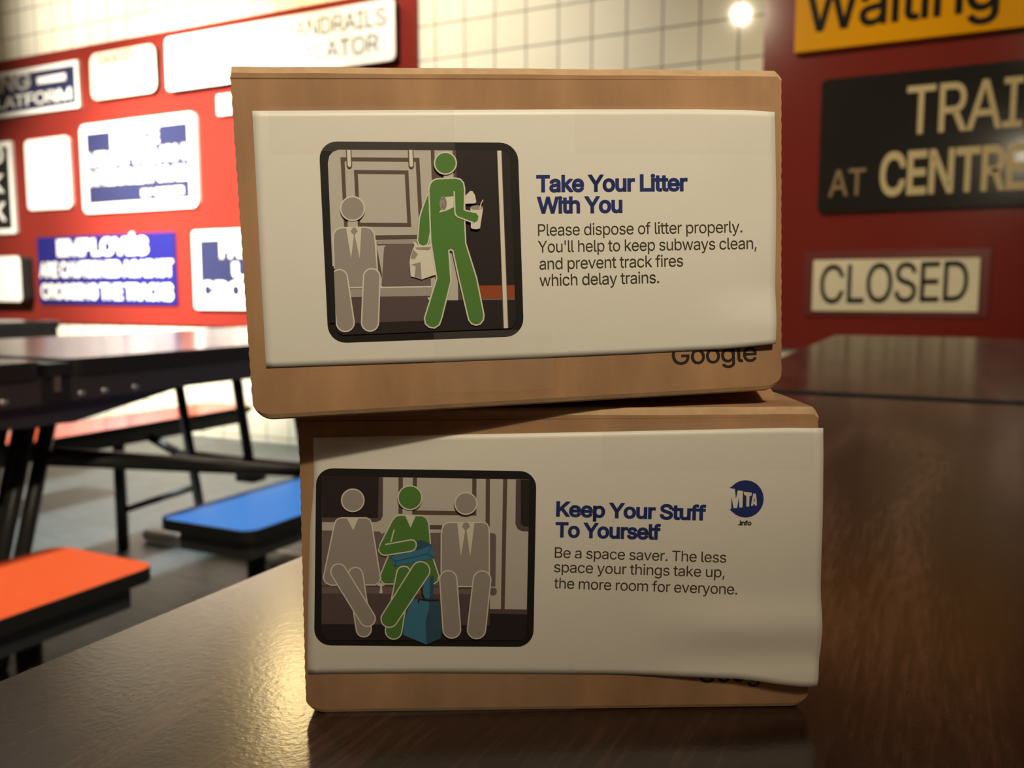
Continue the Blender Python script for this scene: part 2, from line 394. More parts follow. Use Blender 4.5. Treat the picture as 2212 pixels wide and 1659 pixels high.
sign('black sign with white border cut off by the left picture edge', ((-150, 325), (22, 303), (35, 505), (-140, 512)), 0.02,
     (M_BLACK_EN, W_, W_), 0.035, 0.008, [('STAND', -120, 366, 8, 352, 36, 0.03, W_), ('BACK', -118, 424, 10, 414, 36, 0.03, W_), ('TRACK', -115, 482, 14, 475, 36, 0.03, W_)])
sign('plain white upright sign left of the navy notice', ((53, 305), (146, 291), (156, 449), (60, 455)), 0.02, (W_, W_, W_), 0, 0.035)
sign('navy notice with white border and four lines of lettering, mid left wall', ((170, 272), (418, 240), (429, 447), (182, 461)), 0.022,
     (M_NAVY, W_, W_), 0.055, 0.04, [('NOTICE', 240, 319, 343, 306, 33, 0.035, W_), ('A FINE OF DOLLARS 5', 186, 362, 405, 342, 30, 0.03, W_),
      ('IMPRISONMENT OR ALL', 188, 401, 407, 386, 30, 0.03, W_), ('BY ORDER', 306, 424, 398, 417, 14, 0.03, W_)])
sign('deep white box sign low at the left picture edge', ((-110, 562), (44, 548), (47, 650), (-104, 652)), 0.09, (W_, W_, M_INK_SHADE), 0, 0.03)
sign('bright blue employees sign with three white lines, low on the left wall', ((80, 512), (376, 502), (383, 660), (86, 656)), 0.014,
     (M_BLUE_EN, M_BLUE_EN, M_BLUE_EN), 0, 0.004, [('EMPLOYÉS', 124, 552, 320, 547, 33, 0.035, W_), ('ARE CAUTIONED AGAINST', 86, 598, 374, 595, 31, 0.03, W_), ('CROSSING THE TRACKS', 90, 644, 374, 647, 31, 0.03, W_)])
sign('navy sign with white border half hidden behind the top box', ((412, 499), (740, 485), (748, 672), (424, 667)), 0.028,
     (M_NAVY, W_, M_INK_SHADE), 0.055, 0.02, [('PASSENGERS', 476, 556, 700, 551, 37, 0.03, W_), ('USE', 503, 601, 640, 600, 33, 0.03, W_), ('CROSSOVER', 433, 644, 720, 648, 36, 0.03, W_)])
GR = 'signs on the dark red wall right of the boxes'
sign('yellow waiting sign with black lettering, top right', ((1722, -70), (2290, -158), (2280, 48), (1715, 114.5)), 0.04,
     (M_YELLOW, M_YELLOW, M_YELLOW), 0, 0.004, [('Waiting', 1738, 70, 2158, 17, 96, 0.012, M_BLACK_EN)], group=GR)
sign('black sign with gold TRAINS lettering on the red wall', ((1777, 175), (2560, 90), (2560, 433), (1764, 458)), 0.02,
     (M_BLACK_EN, M_BLACK_EN, M_BLACK_EN), 0, 0.02, [('TRAI', 1956, 290, 2207, 272, 104, 0.006, M_GOLD), ('NS', 2230, 271, 2380, 262, 112, 0.006, M_GOLD),
      ('AT', 1789, 425, 1868, 420, 56, 0.006, M_BRONZE), ('CENTRE', 1899, 421, 2218, 405, 90, 0.02, M_GOLD), ('OF STATION', 2240, 404, 2530, 390, 86, 0.01, M_GOLD)], group=GR)
def plate(t, d):
    x0, x1, z0, z1, th = d
    b = MB(); b.slab(x0-0.035, x1+0.035, z0-0.02, z1+0.035, -0.008, 0.0, 0.004, 0, 0, axis='y'); b.build('backing_plate', mat('dark_red_plate', (0.13, 0.022, 0.018), 0.3), t)
sign('small cream CLOSED sign with black lettering, below the black sign', ((1757, 563), (2117, 555), (2112, 673), (1754, 672)), 0.014,
     (M_CREAM, M_CREAM, M_CREAM), 0, 0.003, [('CLOSED', 1770, 655, 2089, 650, 84, 0.004, M_BLACK_EN)], plate, group=GR)

# ------------------------------------------------------------------ folding tables with fixed benches
HALF, TW, TH = 1.53, 0.76, 0.73
def make_table(loc, label):
    t = thing('bench_table', loc, label, 'table', 'folding tables with attached benches')
    for s in (-1, 1):
        b = MB(); y0, y1 = sorted((s*0.024, s*HALF))
        b.slab(-TW/2, TW/2, y0, y1, TH-0.030, TH, 0.035, 0, 1, bev=0.0015)
        b.build('table_leaf', [M_WOOD, M_EDGE], t)
        b = MB()
        for sx in (-1, 1):
            xa, xb = sorted((sx*(TW/2-0.012), sx*(TW/2-0.040))); b.box((xa, min(s*0.03, s*(HALF-0.02)), 0.652), (xb, max(s*0.03, s*(HALF-0.02)), TH-0.030))
        b.box((-TW/2+0.04, s*(HALF-0.05)-0.012, 0.652), (TW/2-0.04, s*(HALF-0.05)+0.012, TH-0.030))
        b.build('apron', M_BLACK, t)
        # end frame
        Yf = s*0.985
        for sx in (-1, 1):
            b = MB(); b.tube([(sx*0.35, s*0.93, 0.66), (sx*0.352, s*1.03, 0.06), (sx*0.352, s*1.03, 0.018)], 0.0155); b.build('leg', M_BLACK, t, True)
            b = MB(); b.tube([(sx*0.105, s*0.93, 0.66), (sx*0.115, s*1.0, 0.30)], 0.0155); b.build('upright', M_BLACK, t, True)
        b = MB(); b.tube([(-0.42, s*1.0, 0.325), (0.42, s*1.0, 0.325)], 0.0145)
        for sx in (-1, 1):
            b.tube([(sx*0.42, s*1.0, 0.325), (sx*0.53, s*0.98, 0.375)], 0.0145)
            b.box((sx*0.115-0.035, s*1.0-0.03, 0.265), (sx*0.115+0.035, s*1.0+0.03, 0.325))
        b.build('cross_tube', M_BLACK, t, True)
        b = MB(); b.tube([(-0.62, s*1.03, 0.022), (0.62, s*1.03, 0.022)], 0.020); b.build('base_tube', mat('tube_gleam_grey', (0.72, 0.72, 0.70), 0.3), t, True)  # pale colour stands in for the gleam on a steel tube
        b = MB(); b.tube([(-0.11, s*0.16, 0.50), (-0.115, s*0.99, 0.315)], 0.0165); b.tube([(0.11, s*0.16, 0.50), (0.115, s*0.99, 0.315)], 0.0165); b.build('brace', M_BLACK, t, True)
        for sx in (-1, 1):
            m = M_ORANGE if s*sx < 0 else M_BLUE
            b = MB(); xa, xb = sx*0.605-0.117, sx*0.605+0.117
            ya, yb = sorted((s*0.10, s*(HALF-0.10)))
            b.slab(xa, xb, ya, yb, 0.408, 0.43, 0.03, 0, 1, bev=0.001)
            so = b.build('bench_seat', [m, M_EDGE], t)
            b = MB(); b.box((xa+0.03, ya+0.03, 0.366), (xb-0.03, yb-0.03, 0.408)); b.build('bench_rail', M_BLACK, t)
            for yy in (0.24, 0.92):
                b = MB(); b.tube([(sx*0.605, s*yy, 0.37), (sx*0.605, s*yy, 0.0)], 0.019); b.build('bench_post', M_BLACK, t, True)
            b = MB(); b.tube([(sx*0.605, s*0.92, 0.13), (sx*0.36, s*1.02, 0.22)], 0.011); b.build('stay', M_BLACK, t, True)
    # folding centre gear
    b = MB(); b.box((-TW/2+0.002, -0.024, TH-0.030), (TW/2-0.002, 0.024, TH-0.006)); b.box((-TW/2+0.012, -0.03, 0.652), (-TW/2+0.040, 0.03, TH-0.030)); b.box((TW/2-0.040, -0.03, 0.652), (TW/2-0.012, 0.03, TH-0.030))
    b.build('hinge_strip', M_EDGE, t)
    for sx in (-1, 1):
        b = MB()
        for k in (-1, 1): b.tube([(sx*0.045, 0.215+k*0.024, 0.66), (sx*0.045, 0.04+k*0.024, 0.045)], 0.0165)
        b.build('centre_leg', M_BLACK, t, True)
        b = MB(); b.tube([(sx*0.045-0.014, 0.04, 0.04), (sx*0.045+0.014, 0.04, 0.04)], 0.04, n=20); b.build('caster', M_EDGE, t, True)
        b = MB(); b.box((sx*(TW/2-0.012)-0.006, -0.008, 0.672), (sx*(TW/2-0.012)+0.006, 0.006, 0.706)); b.build('hinge_latch', M_STEEL, t)
        for yy in (-0.17, -0.10, 0.05, 0.10, 0.17):
            b = MB(); b.tube([(sx*(TW/2-0.016), yy, 0.664), (sx*(TW/2-0.009), yy, 0.664)], 0.007); b.build('bolt', M_STEEL, t, True)
    b = MB()
    for sx in (-1, 1):
        x0, x1 = sx*0.30-0.03, sx*0.30+0.03
        b.add([(x, y, z) for x in (x0, x1) for (y, z) in ((-0.26, 0.652), (-0.10, 0.612), (0.06, 0.605), (0.36, 0.652))], [(0,1,2,3),(7,6,5,4),(0,4,5,1),(1,5,6,2),(2,6,7,3),(3,7,4,0)])
    b.box((-0.30, -0.02, 0.60), (0.30, 0.02, 0.64)); b.build('hinge_bracket', M_BLACK, t)
    return t
def copy_tree(o, parent=None):
    c = o.copy(); COL.objects.link(c); c.parent = parent
    for ch in list(o.children): copy_tree(ch, c)
    return c
tab = make_table((0.122, 1.085, 0), 'dark walnut table top under the two stacked cardboard boxes')
t2 = copy_tree(tab); t2.location = (-1.79, 1.035, 0); t2['label'] = 'long black edged table with orange and blue benches, left of the boxes'
t3 = copy_tree(tab); t3.location = (-3.72, 0.95, 0); t3['label'] = 'far table whose end just shows at the left picture edge, below the signs'

# ------------------------------------------------------------------ the two cardboard boxes
W, D = 0.145, 0.056
H = 0.08826647
TABLE_Z = TH
class Face:
    """front face of a box: photo pixels to (u, v) metres on the face"""
    def __init__(s, mw):
        s.mw = mw; s.o = mw.translation; m3 = mw.to_3x3(); s.ex = m3.col[0].normalized(); s.ey = m3.col[1].normalized(); s.ez = m3.col[2].normalized()
    def uv(s, x, y):
        p = on_plane(x, y, s.o, s.ey)-s.o
        return (p.dot(s.ex), p.dot(s.ez))
def box_matrix(loc, yaw, roll):
    return Matrix.Translation(Vector(loc)) @ Matrix.Rotation(yaw, 4, 'Z') @ Matrix.Rotation(-roll, 4, 'Y')
def carton(root, seed):
    rnd = random.Random(seed)
    r = 0.0050
    prof = []
    def arc(cx, cz, a0, a1, n=8):
        for k in range(n+1):
            a = math.radians(a0+(a1-a0)*k/n); prof.append((cx+r*math.cos(a), cz+r*math.sin(a)))
    arc(r, r, 180, 270); arc(W-r, r, 270, 360)
    n = 54
    for k in range(1, n): prof.append((W+(0.00010 if k % 2 else -0.00008)+rnd.uniform(-4e-5, 4e-5), r+(H-0.0012-r)*k/n))
    prof += [(W-0.0004, H-0.0008), (W-0.0012, H)]
    for k in range(1, 14): prof.append((W*(1-k/14), H+rnd.uniform(-0.00012, 0.00012)))
    prof += [(0.0003, H)]
    for k in range(1, n): prof.append((0.0+(0.00009 if k % 2 else -0.00009)+rnd.uniform(-5e-5, 5e-5), H-(H-r)*k/n))
    N = len(prof)
    # rings along the depth: front crease, full section, back
    def ring(y, top, bot):
        out = []
        for (x, z) in prof:
            zz = z
            if z > H-0.0025: zz = z-top
            if z < 0.004: zz = z+bot*(1-z/0.004)
            out.append((x, y, zz))
        return out
    rings = [ring(0.0, 0.0019, 0.0016), ring(0.0006, 0.0006, 0.0005), ring(0.0016, 0.0, 0.0), ring(D*0.5, -0.0004, 0.0), ring(D-0.001, 0, 0), ring(D, 0.0008, 0.0008)]
    b = MB(); vs_ = [p for rg in rings for p in rg]; fs = []; ms = []
    for i in range(len(rings)-1):
        for k in range(N):
            fs.append((i*N+k, i*N+(k+1) % N, (i+1)*N+(k+1) % N, (i+1)*N+k)); ms.append(1 if i in (0, 1) else 0)
    tri = geometry.tessellate_polygon([[Vector((x, z, 0)) for (x, z) in prof]])
    for t_ in tri: fs.append(tuple(t_)); ms.append(0)
    for t_ in tri: fs.append(tuple((len(rings)-1)*N+i for i in t_)); ms.append(0)
    b.v = vs_; b.f = fs; b.m = ms
    o = b.build('carton', [M_CARD, M_CARD_EDGE], root)
    import bmesh
    bm = bmesh.new(); bm.from_mesh(o.data); bmesh.ops.recalc_face_normals(bm, faces=bm.faces); bm.to_mesh(o.data); bm.free()
    return o

class Print:
    """layers of printing on a sheet: every polygon is lifted a hair above the last"""
    def __init__(s, face, hgt, org, sc):
        s.F = face; s.h = hgt; s.org = org; s.sc = sc; s.mb = MB(); s.mats = []; s.lvl = 0
    def px(s, p): return (s.org[0]+p[0]/s.sc, s.org[1]+p[1]/s.sc)
    def P(s, p):
        u, v = s.F.uv(*s.px(p)); return (u, -(s.h(u, v)+0.00006+s.lvl*0.000012), v)
    def mi(s, m):
        if m not in s.mats: s.mats.append(m)
        return s.mats.index(m)
    def poly(s, pts, m):
        s.lvl += 1
        tri = geometry.tessellate_polygon([[Vector((x, -y, 0)) for (x, y) in pts]])
        s.mb.add([s.P(p) for p in pts], [tuple(t) for t in tri], s.mi(m))
    def stroke(s, pts, w, m, closed=False):
        s.lvl += 1
        n = len(pts); L = []; R = []
        P_ = [Vector(p) for p in pts]
        for i in range(n):
            a = P_[(i-1) % n] if (closed or i > 0) else P_[i]; c = P_[(i+1) % n] if (closed or i < n-1) else P_[i]; b = P_[i]
            d1 = (b-a).normalized() if (b-a).length > 1e-6 else (c-b).normalized(); d2 = (c-b).normalized() if (c-b).length > 1e-6 else d1
            nrm = Vector((-(d1.y+d2.y), d1.x+d2.x)); nrm = nrm.normalized() if nrm.length > 1e-6 else Vector((-d1.y, d1.x))
            k = w/2/max(0.5, nrm.dot(Vector((-d1.y, d1.x))))
            L.append(b+nrm*k); R.append(b-nrm*k)
        fs = []
        for i in range(n if closed else n-1):
            j = (i+1) % n; fs.append((i, j, n+j, n+i))
        s.mb.add([s.P(p) for p in L+R], fs, s.mi(m))
    def figure(s, pts, m, line=I_LINE, w=10):
        s.poly(pts, m); s.stroke(pts, w, line, True)
    def circle(s, cx, cy, r, m, line=None, w=10, ry=None):
        pts = [(cx+r*math.cos(2*math.pi*k/40), cy+(ry or r)*math.sin(2*math.pi*k/40)) for k in range(40)]
        if line: s.figure(pts, m, line, w)
        else: s.poly(pts, m)
    def capsule(s, a, b, ra, rb, m, line=I_LINE, w=10):
        A, B = Vector(a), Vector(b); d = (B-A).normalized(); ang = math.atan2(d.y, d.x); pts = []
        for k in range(13): t = ang+math.pi/2+math.pi*k/12; pts.append((A.x+ra*math.cos(t), A.y+ra*math.sin(t)))
        for k in range(13): t = ang-math.pi/2+math.pi*k/12; pts.append((B.x+rb*math.cos(t), B.y+rb*math.sin(t)))
        s.figure(pts, m, line, w)
    def text(s, t, a, b, cap, bold, m):
        """a, b: photo pixels of the ends of the base line; cap in pixels"""
        s.lvl += 1
        vv, ff = glyphs(t, bold)
        d = (b[0]-a[0], b[1]-a[1]); L = math.hypot(*d); nx, ny = d[1]/L, -d[0]/L
        pts = []
        for (u, h, kk) in vv:
            x = a[0]+d[0]*u+nx*cap*h; y = a[1]+d[1]*u+ny*cap*h
            p = s.F.uv(x, y); pts.append((p[0], -(s.h(*p)+0.00006+s.lvl*0.000012+0.00002*kk), p[1]))
        s.mb.add(pts, ff, s.mi(m))
    def build(s, name, parent): return s.mb.build(name, s.mats, parent)
def rquad(c, r, n=7):
    """rounded quadrilateral from corners TL, TR, BR, BL"""
    C = [Vector(p) for p in c]; out = []
    for i in range(4):
        p, a, b = C[i], C[i-1], C[(i+1) % 4]
        da, db = (a-p).normalized(), (b-p).normalized(); s, e = p+da*r, p+db*r
        for k in range(n+1):
            t = k/n; a1 = 0.448  # circle-like corner
            q = (1-t)**3*s+3*(1-t)**2*t*(s*(a1)+p*(1-a1))+3*(1-t)*t*t*(e*a1+p*(1-a1))+t**3*e
            out.append((q.x, q.y))
    return out
def lerp_poly(P, t):
    seg = [math.hypot(P[i+1][0]-P[i][0], P[i+1][1]-P[i][1]) for i in range(len(P)-1)]; L = sum(seg)*t
    for i, sg in enumerate(seg):
        if L <= sg or i == len(seg)-1:
            k = L/sg; return (P[i][0]+(P[i+1][0]-P[i][0])*k, P[i][1]+(P[i+1][1]-P[i][1])*k)
        L -= sg
def sheet(root, F, hgt, top, bot, left, right, label):
    """paper between four photo outlines (left to right / top to bottom), with thickness"""
    nu, nv = 64, 40; G = []
    tl, tr, bl, br = top[0], top[-1], bot[0], bot[-1]
    for j in range(nv+1):
        v = j/nv; row = []
        for i in range(nu+1):
            u = i/nu
            T, B_, L, R = lerp_poly(top, u), lerp_poly(bot, u), lerp_poly(left, v), lerp_poly(right, v)
            x = (1-v)*T[0]+v*B_[0]+(1-u)*L[0]+u*R[0]-((1-u)*(1-v)*tl[0]+u*(1-v)*tr[0]+(1-u)*v*bl[0]+u*v*br[0])
            y = (1-v)*T[1]+v*B_[1]+(1-u)*L[1]+u*R[1]-((1-u)*(1-v)*tl[1]+u*(1-v)*tr[1]+(1-u)*v*bl[1]+u*v*br[1])
            row.append(F.uv(x, y))
        G.append(row)
    b = MB(); N = nu+1
    front = [(u, -hgt(u, v), v) for row in G for (u, v) in row]; back = [(u, -hgt(u, v)+0.00013, v) for row in G for (u, v) in row]
    o = len(front); fs = []
    for j in range(nv):
        for i in range(nu):
            a = j*N+i; fs.append((a, a+N, a+N+1, a+1)); fs.append((o+a, o+a+1, o+a+N+1, o+a+N))
    rim = list(range(N))+[j*N+nu for j in range(1, nv+1)]+[nv*N+i for i in range(nu-1, -1, -1)]+[j*N for j in range(nv-1, 0, -1)]
    for k in range(len(rim)):
        p, q = rim[k], rim[(k+1) % len(rim)]; fs.append((p, q, o+q, o+p))
    b.add(front+back, fs); p = b.build('paper_sheet', M_PAPER, root)
    for k in range(2*nu*nv): p.data.polygons[k].use_smooth = True
    p['label'] = label
    return p
def tape(root, F, hgt, quad):
    b = MB(); P = []
    n = 24
    for j in range(7):
        for i in range(n+1):
            u, v = i/n, j/6
            x = (1-v)*((1-u)*quad[0][0]+u*quad[1][0])+v*((1-u)*quad[3][0]+u*quad[2][0]); y = (1-v)*((1-u)*quad[0][1]+u*quad[1][1])+v*((1-u)*quad[3][1]+u*quad[2][1])
            p = F.uv(x, y); P.append((p[0], -(max(hgt(*p), 0.0)+0.00075+0.00004*math.sin(p[0]*900)), p[1]))
    b.add(P, [(j*(n+1)+i, (j+1)*(n+1)+i, (j+1)*(n+1)+i+1, j*(n+1)+i+1) for j in range(6) for i in range(n)])
    return b.build('tape_strip', M_TAPE, root, True)
def sstep(a, b, x):
    t = max(0.0, min(1.0, (x-a)/(b-a))); return t*t*(3-2*t)

# ---- lower box
MW1 = box_matrix((-0.15713, 0.18698, TABLE_Z), 0.48245, 0.0)
low = thing('cardboard_box', (0, 0, 0), 'lower cardboard box, its sheet showing three seated figures, standing on the table', 'box', 'cardboard boxes stacked on the table', MW1)
carton(low, 1)
F1 = Face(MW1)
def h1(u, v):
    curl = sstep(0.082, 0.150, u)*sstep(0.026, 0.008, v)
    cu = sstep(0.088, 0.128, u)
    return 0.00022+0.0018*curl+cu*(0.0018*math.exp(-((v-0.0250)/0.0062)**2)+0.0016*sstep(0.0165, 0.0085, v))+0.0006*sstep(0.134, 0.149, u)*sstep(0.03, 0.06, v)-0.0011*sstep(0.1448, 0.149, u)*sstep(0.02, 0.04, v)
top = [(677, 945), (918, 940), (1230, 934), (1560, 927), (1696, 923.7), (1777, 923.8)]
bot = [(666, 1456), (700, 1454.6), (918, 1453), (1200, 1455), (1440, 1457), (1587, 1457.5), (1628, 1461), (1675, 1467.5), (1733, 1473.5), (1756, 1469)]
sh = sheet(low, F1, h1, top, bot, [(677, 945), (678.5, 1048), (670, 1143), (666, 1300), (664, 1427), (666, 1456)], [(1777, 923.8), (1778, 983), (1777, 1115), (1773, 1315), (1768, 1402), (1756, 1469)],
           'white printed sheet with its lower right corner curling away')
p = Print(F1, h1, (640, 980), 3.6875)
p.poly(rquad([(160, 113), (1913, 138), (1888, 1537), (143, 1523)], 132), I_BLACK)
p.poly([(207, 178), (1856, 204), (1836, 1240), (205, 1240)], I_LIGHT)
p.poly([(207, 178), (692, 186), (690, 490), (676, 525), (640, 542), (207, 542)], I_PLUM)
p.poly([(207, 178), (657, 185), (653, 510), (207, 505)], I_DARK)
for q in ([(815, 186), (850, 186), (850, 476), (815, 476)], [(929, 187), (963, 187), (961, 262), (929, 262)], [(1402, 196), (1436, 196), (1434, 488), (1402, 488)],
          [(925, 448), (1434, 456), (1434, 490), (925, 482)], [(1510, 198), (1543, 198), (1540, 720), (1508, 700)], [(1648, 200), (1681, 200), (1660, 1238), (1630, 1238)], [(1065, 565), (1162, 566), (1162, 598), (1065, 597)]):
    p.poly(q, I_BROWN)
p.poly([(1750, 203), (1856, 204), (1850, 614), (1800, 612), (1765, 595), (1746, 555)], I_PLUM)
p.poly([(1788, 204), (1856, 204), (1850, 580), (1810, 576), (1788, 552)], I_DARK)
p.poly([(208, 608), (660, 616), (686, 630), (1150, 626), (1150, 1052), (207, 1046)], I_SEAT)
p.poly([(660, 612), (706, 612), (686, 640)], I_LIGHT)
p.poly([(1540, 628), (1575, 630), (1592, 648), (1586, 1050), (1540, 1052)], I_SEAT)
p.circle(1568, 1092, 30, I_SEAT)
p.poly([(206, 1046), (1545, 1052), (1543, 1120), (206, 1112)], I_SEAT)
p.stroke([(206, 1050), (1545, 1056)], 12, I_PLUM)
p.poly([(206, 1108), (1543, 1116), (1540, 1362), (203, 1352)], I_PLUM)
p.poly([(1540, 1232), (1838, 1236), (1838, 1274), (1540, 1272)], I_PLUM)
p.poly([(203, 1352), (1540, 1362), (1540, 1268), (1838, 1274), (1834, 1440), (1800, 1480), (250, 1480), (202, 1430)], I_DARK)
p.poly([(640, 1040), (676, 1020), (712, 1042), (684, 1052), (690, 1106), (664, 1106), (672, 1052)], I_LINE)
# seated grey woman
p.figure([(303, 575), (318, 528), (340, 512), (365, 507), (560, 507), (588, 520), (604, 555), (672, 985), (662, 1018), (630, 1040), (278, 1042), (236, 1022), (218, 984)], I_GREY)
p.poly([(406, 512), (496, 512), (456, 606)], I_LINE)
p.capsule((474, 958), (540, 1392), 58, 60, I_GREY); p.capsule((340, 934), (570, 1308), 62, 62, I_GREY)
p.circle(453, 367, 89, I_GREY, I_LINE)
# seated green woman with parcels
p.poly([(848, 430), (925, 430), (925, 492), (848, 492)], I_LIGHT)
p.figure([(795, 492), (830, 485), (1005, 488), (1040, 508), (1057, 550), (1075, 780), (1137, 965), (1128, 1010), (1100, 1030), (705, 1032), (676, 1005), (672, 960), (725, 830), (740, 800), (690, 790), (660, 765), (672, 712), (765, 530)], I_GREEN)
p.poly([(868, 487), (955, 487), (912, 585)], I_LINE)
p.poly([(925, 1150), (1062, 1160), (1056, 1232), (1030, 1330), (1040, 1513), (852, 1436), (868, 1300)], I_SKY)
p.poly([(1062, 1152), (1140, 1160), (1150, 1300), (1173, 1340), (1150, 1462), (1040, 1513), (1030, 1330), (1056, 1232)], I_SKYD)
p.poly([(1020, 985), (1097, 967), (1090, 1148), (1012, 1148)], I_SKY); p.poly([(1066, 975), (1097, 967), (1090, 1148), (1064, 1148)], I_SKYD)
p.stroke([(975, 1180), (978, 1152), (1060, 1165), (1135, 1158)], 12, I_DARK); p.stroke([(1000, 1060), (1006, 1110), (1022, 1150)], 12, I_DARK)
p.poly([(745, 812), (1082, 722), (1102, 826), (790, 894)], I_SKY); p.poly([(930, 745), (955, 690), (1000, 681), (1086, 720), (960, 764)], I_SKYD)
p.stroke([(748, 815), (795, 850), (1050, 790), (1082, 724)], 7, I_SKYD); p.stroke([(795, 850), (790, 892)], 7, I_SKYD); p.stroke([(1050, 790), (1100, 826)], 7, I_SKYD)
p.capsule((858, 945), (778, 1402), 56, 66, I_GREEN); p.capsule((993, 924), (744, 1308), 72, 66, I_GREEN)
p.stroke([(783, 598), (756, 696)], 10, I_LINE)
arm = [(712, 716), (918, 678), (942, 684), (957, 704), (958, 730), (945, 756), (918, 770), (710, 803), (680, 795), (662, 772), (660, 748)]
p.poly(arm+[(680, 716)], I_GREEN); p.stroke(arm, 10, I_LINE)
p.circle(908, 344, 94, I_GREEN, I_LINE)
# seated grey man
p.figure([(1156, 640), (1164, 585), (1182, 555), (1210, 542), (1490, 540), (1518, 552), (1534, 580), (1538, 640), (1538, 950), (1400, 1050), (1285, 1050), (1155, 940)], I_GREY)
p.poly([(1283, 546), (1334, 546), (1346, 604), (1312, 812)], I_LINE); p.poly([(1420, 546), (1374, 546), (1356, 604), (1386, 812)], I_LINE)
p.poly([(1334, 546), (1352, 540), (1374, 546), (1382, 575), (1353, 606), (1325, 575)], I_GREY); p.stroke([(1336, 545), (1325, 575), (1350, 604), (1381, 575), (1370, 545)], 5, I_TAUPE)
p.capsule((1212, 990), (1240, 1388), 68, 70, I_GREY); p.capsule((1480, 994), (1436, 1390), 70, 72, I_GREY)
p.circle(1352, 389, 86, I_GREY, I_LINE)
p.build('printed_picture', sh)
t = Print(F1, h1, (0, 0), 1.0)
t.text('Keep Your Stuff', (1201, 1113.6), (1525, 1122.4), 30, 0.028, I_BLUE); t.text('To Yourself', (1199.5, 1158.4), (1427, 1163.8), 30, 0.028, I_BLUE)
t.build('printed_heading', sh)
t = Print(F1, h1, (0, 0), 1.0)
t.text('Be a space saver. The less', (1198, 1203.8), (1568, 1214.6), 22.5, 0.0, I_TEXT); t.text('space your things take up,', (1196.5, 1234.8), (1564.5, 1246.5), 22.5, 0.0, I_TEXT)
t.text('the more room for everyone.', (1196.5, 1269.6), (1591.5, 1283), 22.5, 0.0, I_TEXT)
t.build('printed_text', sh)
g = Print(F1, h1, (1540, 1020), 12.76)
arcp = [(890+500*math.cos(math.radians(a)), 727+512*math.sin(math.radians(a))) for a in range(-142, 144, 6)]
arcp = [(455, 425)]+arcp[1:-1]+[(455, 1020)]
g.poly(arcp+[(500, 1003), (508, 685), (560, 985), (660, 980), (708, 690), (722, 970), (810, 962), (825, 512), (680, 488), (628, 720), (600, 455)], I_BLUE)
g.poly([(842, 528), (1066, 560), (1050, 652), (1000, 642), (990, 936), (914, 942), (912, 640), (850, 618)], I_LINE)
g.poly([(1103, 575), (1178, 588), (1207, 905), (1150, 915), (1140, 872), (1106, 882), (1092, 918), (1038, 922)], I_LINE); g.poly([(1134, 700), (1147, 792), (1118, 800)], I_BLUE)
g.text('.info', (1594, 1133.3), (1622.5, 1133.6), 9.2, 0.03, I_TEXT)
g.build('printed_emblem', sh)
flat = lambda u, v: 0.0
g = Print(F1, flat, (0, 0), 1.0); g.text('Google', (1509, 1474.5), (1688, 1469), 39, 0.008, I_LOGO); g.build('printed_name', low)
tape(low, F1, h1, ((690, 1430), (1240, 1431), (1242, 1531), (706, 1546))); tape(low, F1, h1, ((1300, 915), (1755, 908), (1757, 1010), (1302, 1010)))
b = MB(); b.add([(0.100, 0.014, H), (0.138, 0.014, H), (0.138, 0.050, H), (0.100, 0.050, H), (0.100, 0.020, H+0.0016), (0.138, 0.020, H+0.0030), (0.138, 0.050, H+0.0030), (0.100, 0.050, H+0.0016)],
               [(0,3,2,1),(4,5,6,7),(0,1,5,4),(1,2,6,5),(2,3,7,6),(3,0,4,7)]); b.build('lid_flap', M_CARD, low)

# ---- upper box
MW2 = box_matrix((-0.15578, 0.16812, TABLE_Z+0.08752), 0.63203, 0.035357)
up = thing('cardboard_box', (0, 0, 0), 'upper cardboard box, its sheet showing a green walking figure, tilted on the lower box', 'box', 'cardboard boxes stacked on the table', MW2)
carton(up, 2)
F2 = Face(MW2)
def h2(u, v):
    return 0.00022+0.0011*sstep(0.118, 0.143, u)*sstep(0.050, 0.076, v)+0.0016*sstep(0.115, 0.143, u)*sstep(0.030, 0.018, v)+0.0005*sstep(0.13, 0.142, u)*sstep(0.02, 0.05, v)*sstep(0.075, 0.05, v)
sh2 = sheet(up, F2, h2, [(545, 240), (800, 238.5), (1000, 237.5), (1239, 236.5), (1511, 236.5), (1600, 239), (1668.5, 244)], [(575, 794.5), (700, 790), (936, 782), (1200, 771.5), (1369, 764), (1559, 754), (1600, 750), (1669, 742)],
            [(545, 240), (552, 370), (563, 580), (575, 794.5)], [(1668.5, 244), (1671, 330), (1674, 420), (1673, 650), (1669, 742)], 'white printed sheet lifting slightly along its right edge')
p = Print(F2, h2, (640, 280), 3.4556)
p.poly(rquad([(168, 89), (1652, 99), (1698, 1541), (240, 1594)], 135), I_BLACK)
p.poly([(236, 250), (246, 200), (272, 168), (315, 152), (1180, 157), (1218, 1275), (280, 1262)], I_LIGHT)
p.poly([(1180, 157), (1520, 159), (1570, 172), (1592, 215), (1636, 1440), (1600, 1482), (1215, 1495)], I_DARK)
for q in ([(330, 208), (918, 212), (920, 242), (331, 238)], [(330, 208), (360, 208), (384, 740), (358, 740)], [(889, 212), (918, 212), (944, 700), (915, 700)],
          [(430, 302), (836, 306), (837, 334), (431, 330)], [(430, 302), (458, 302), (478, 722), (452, 722)], [(808, 306), (836, 306), (857, 724), (830, 724)], [(445, 695), (857, 697), (857, 725), (447, 722)],
          [(590, 790), (930, 786), (930, 814), (592, 820)], [(1003, 157), (1030, 157), (1038, 400), (1012, 400)], [(1166, 157), (1190, 157), (1196, 420), (1172, 420)], [(1204, 1090), (1240, 1160), (1250, 1272), (1216, 1272)]):
    p.poly(q, I_BROWN)
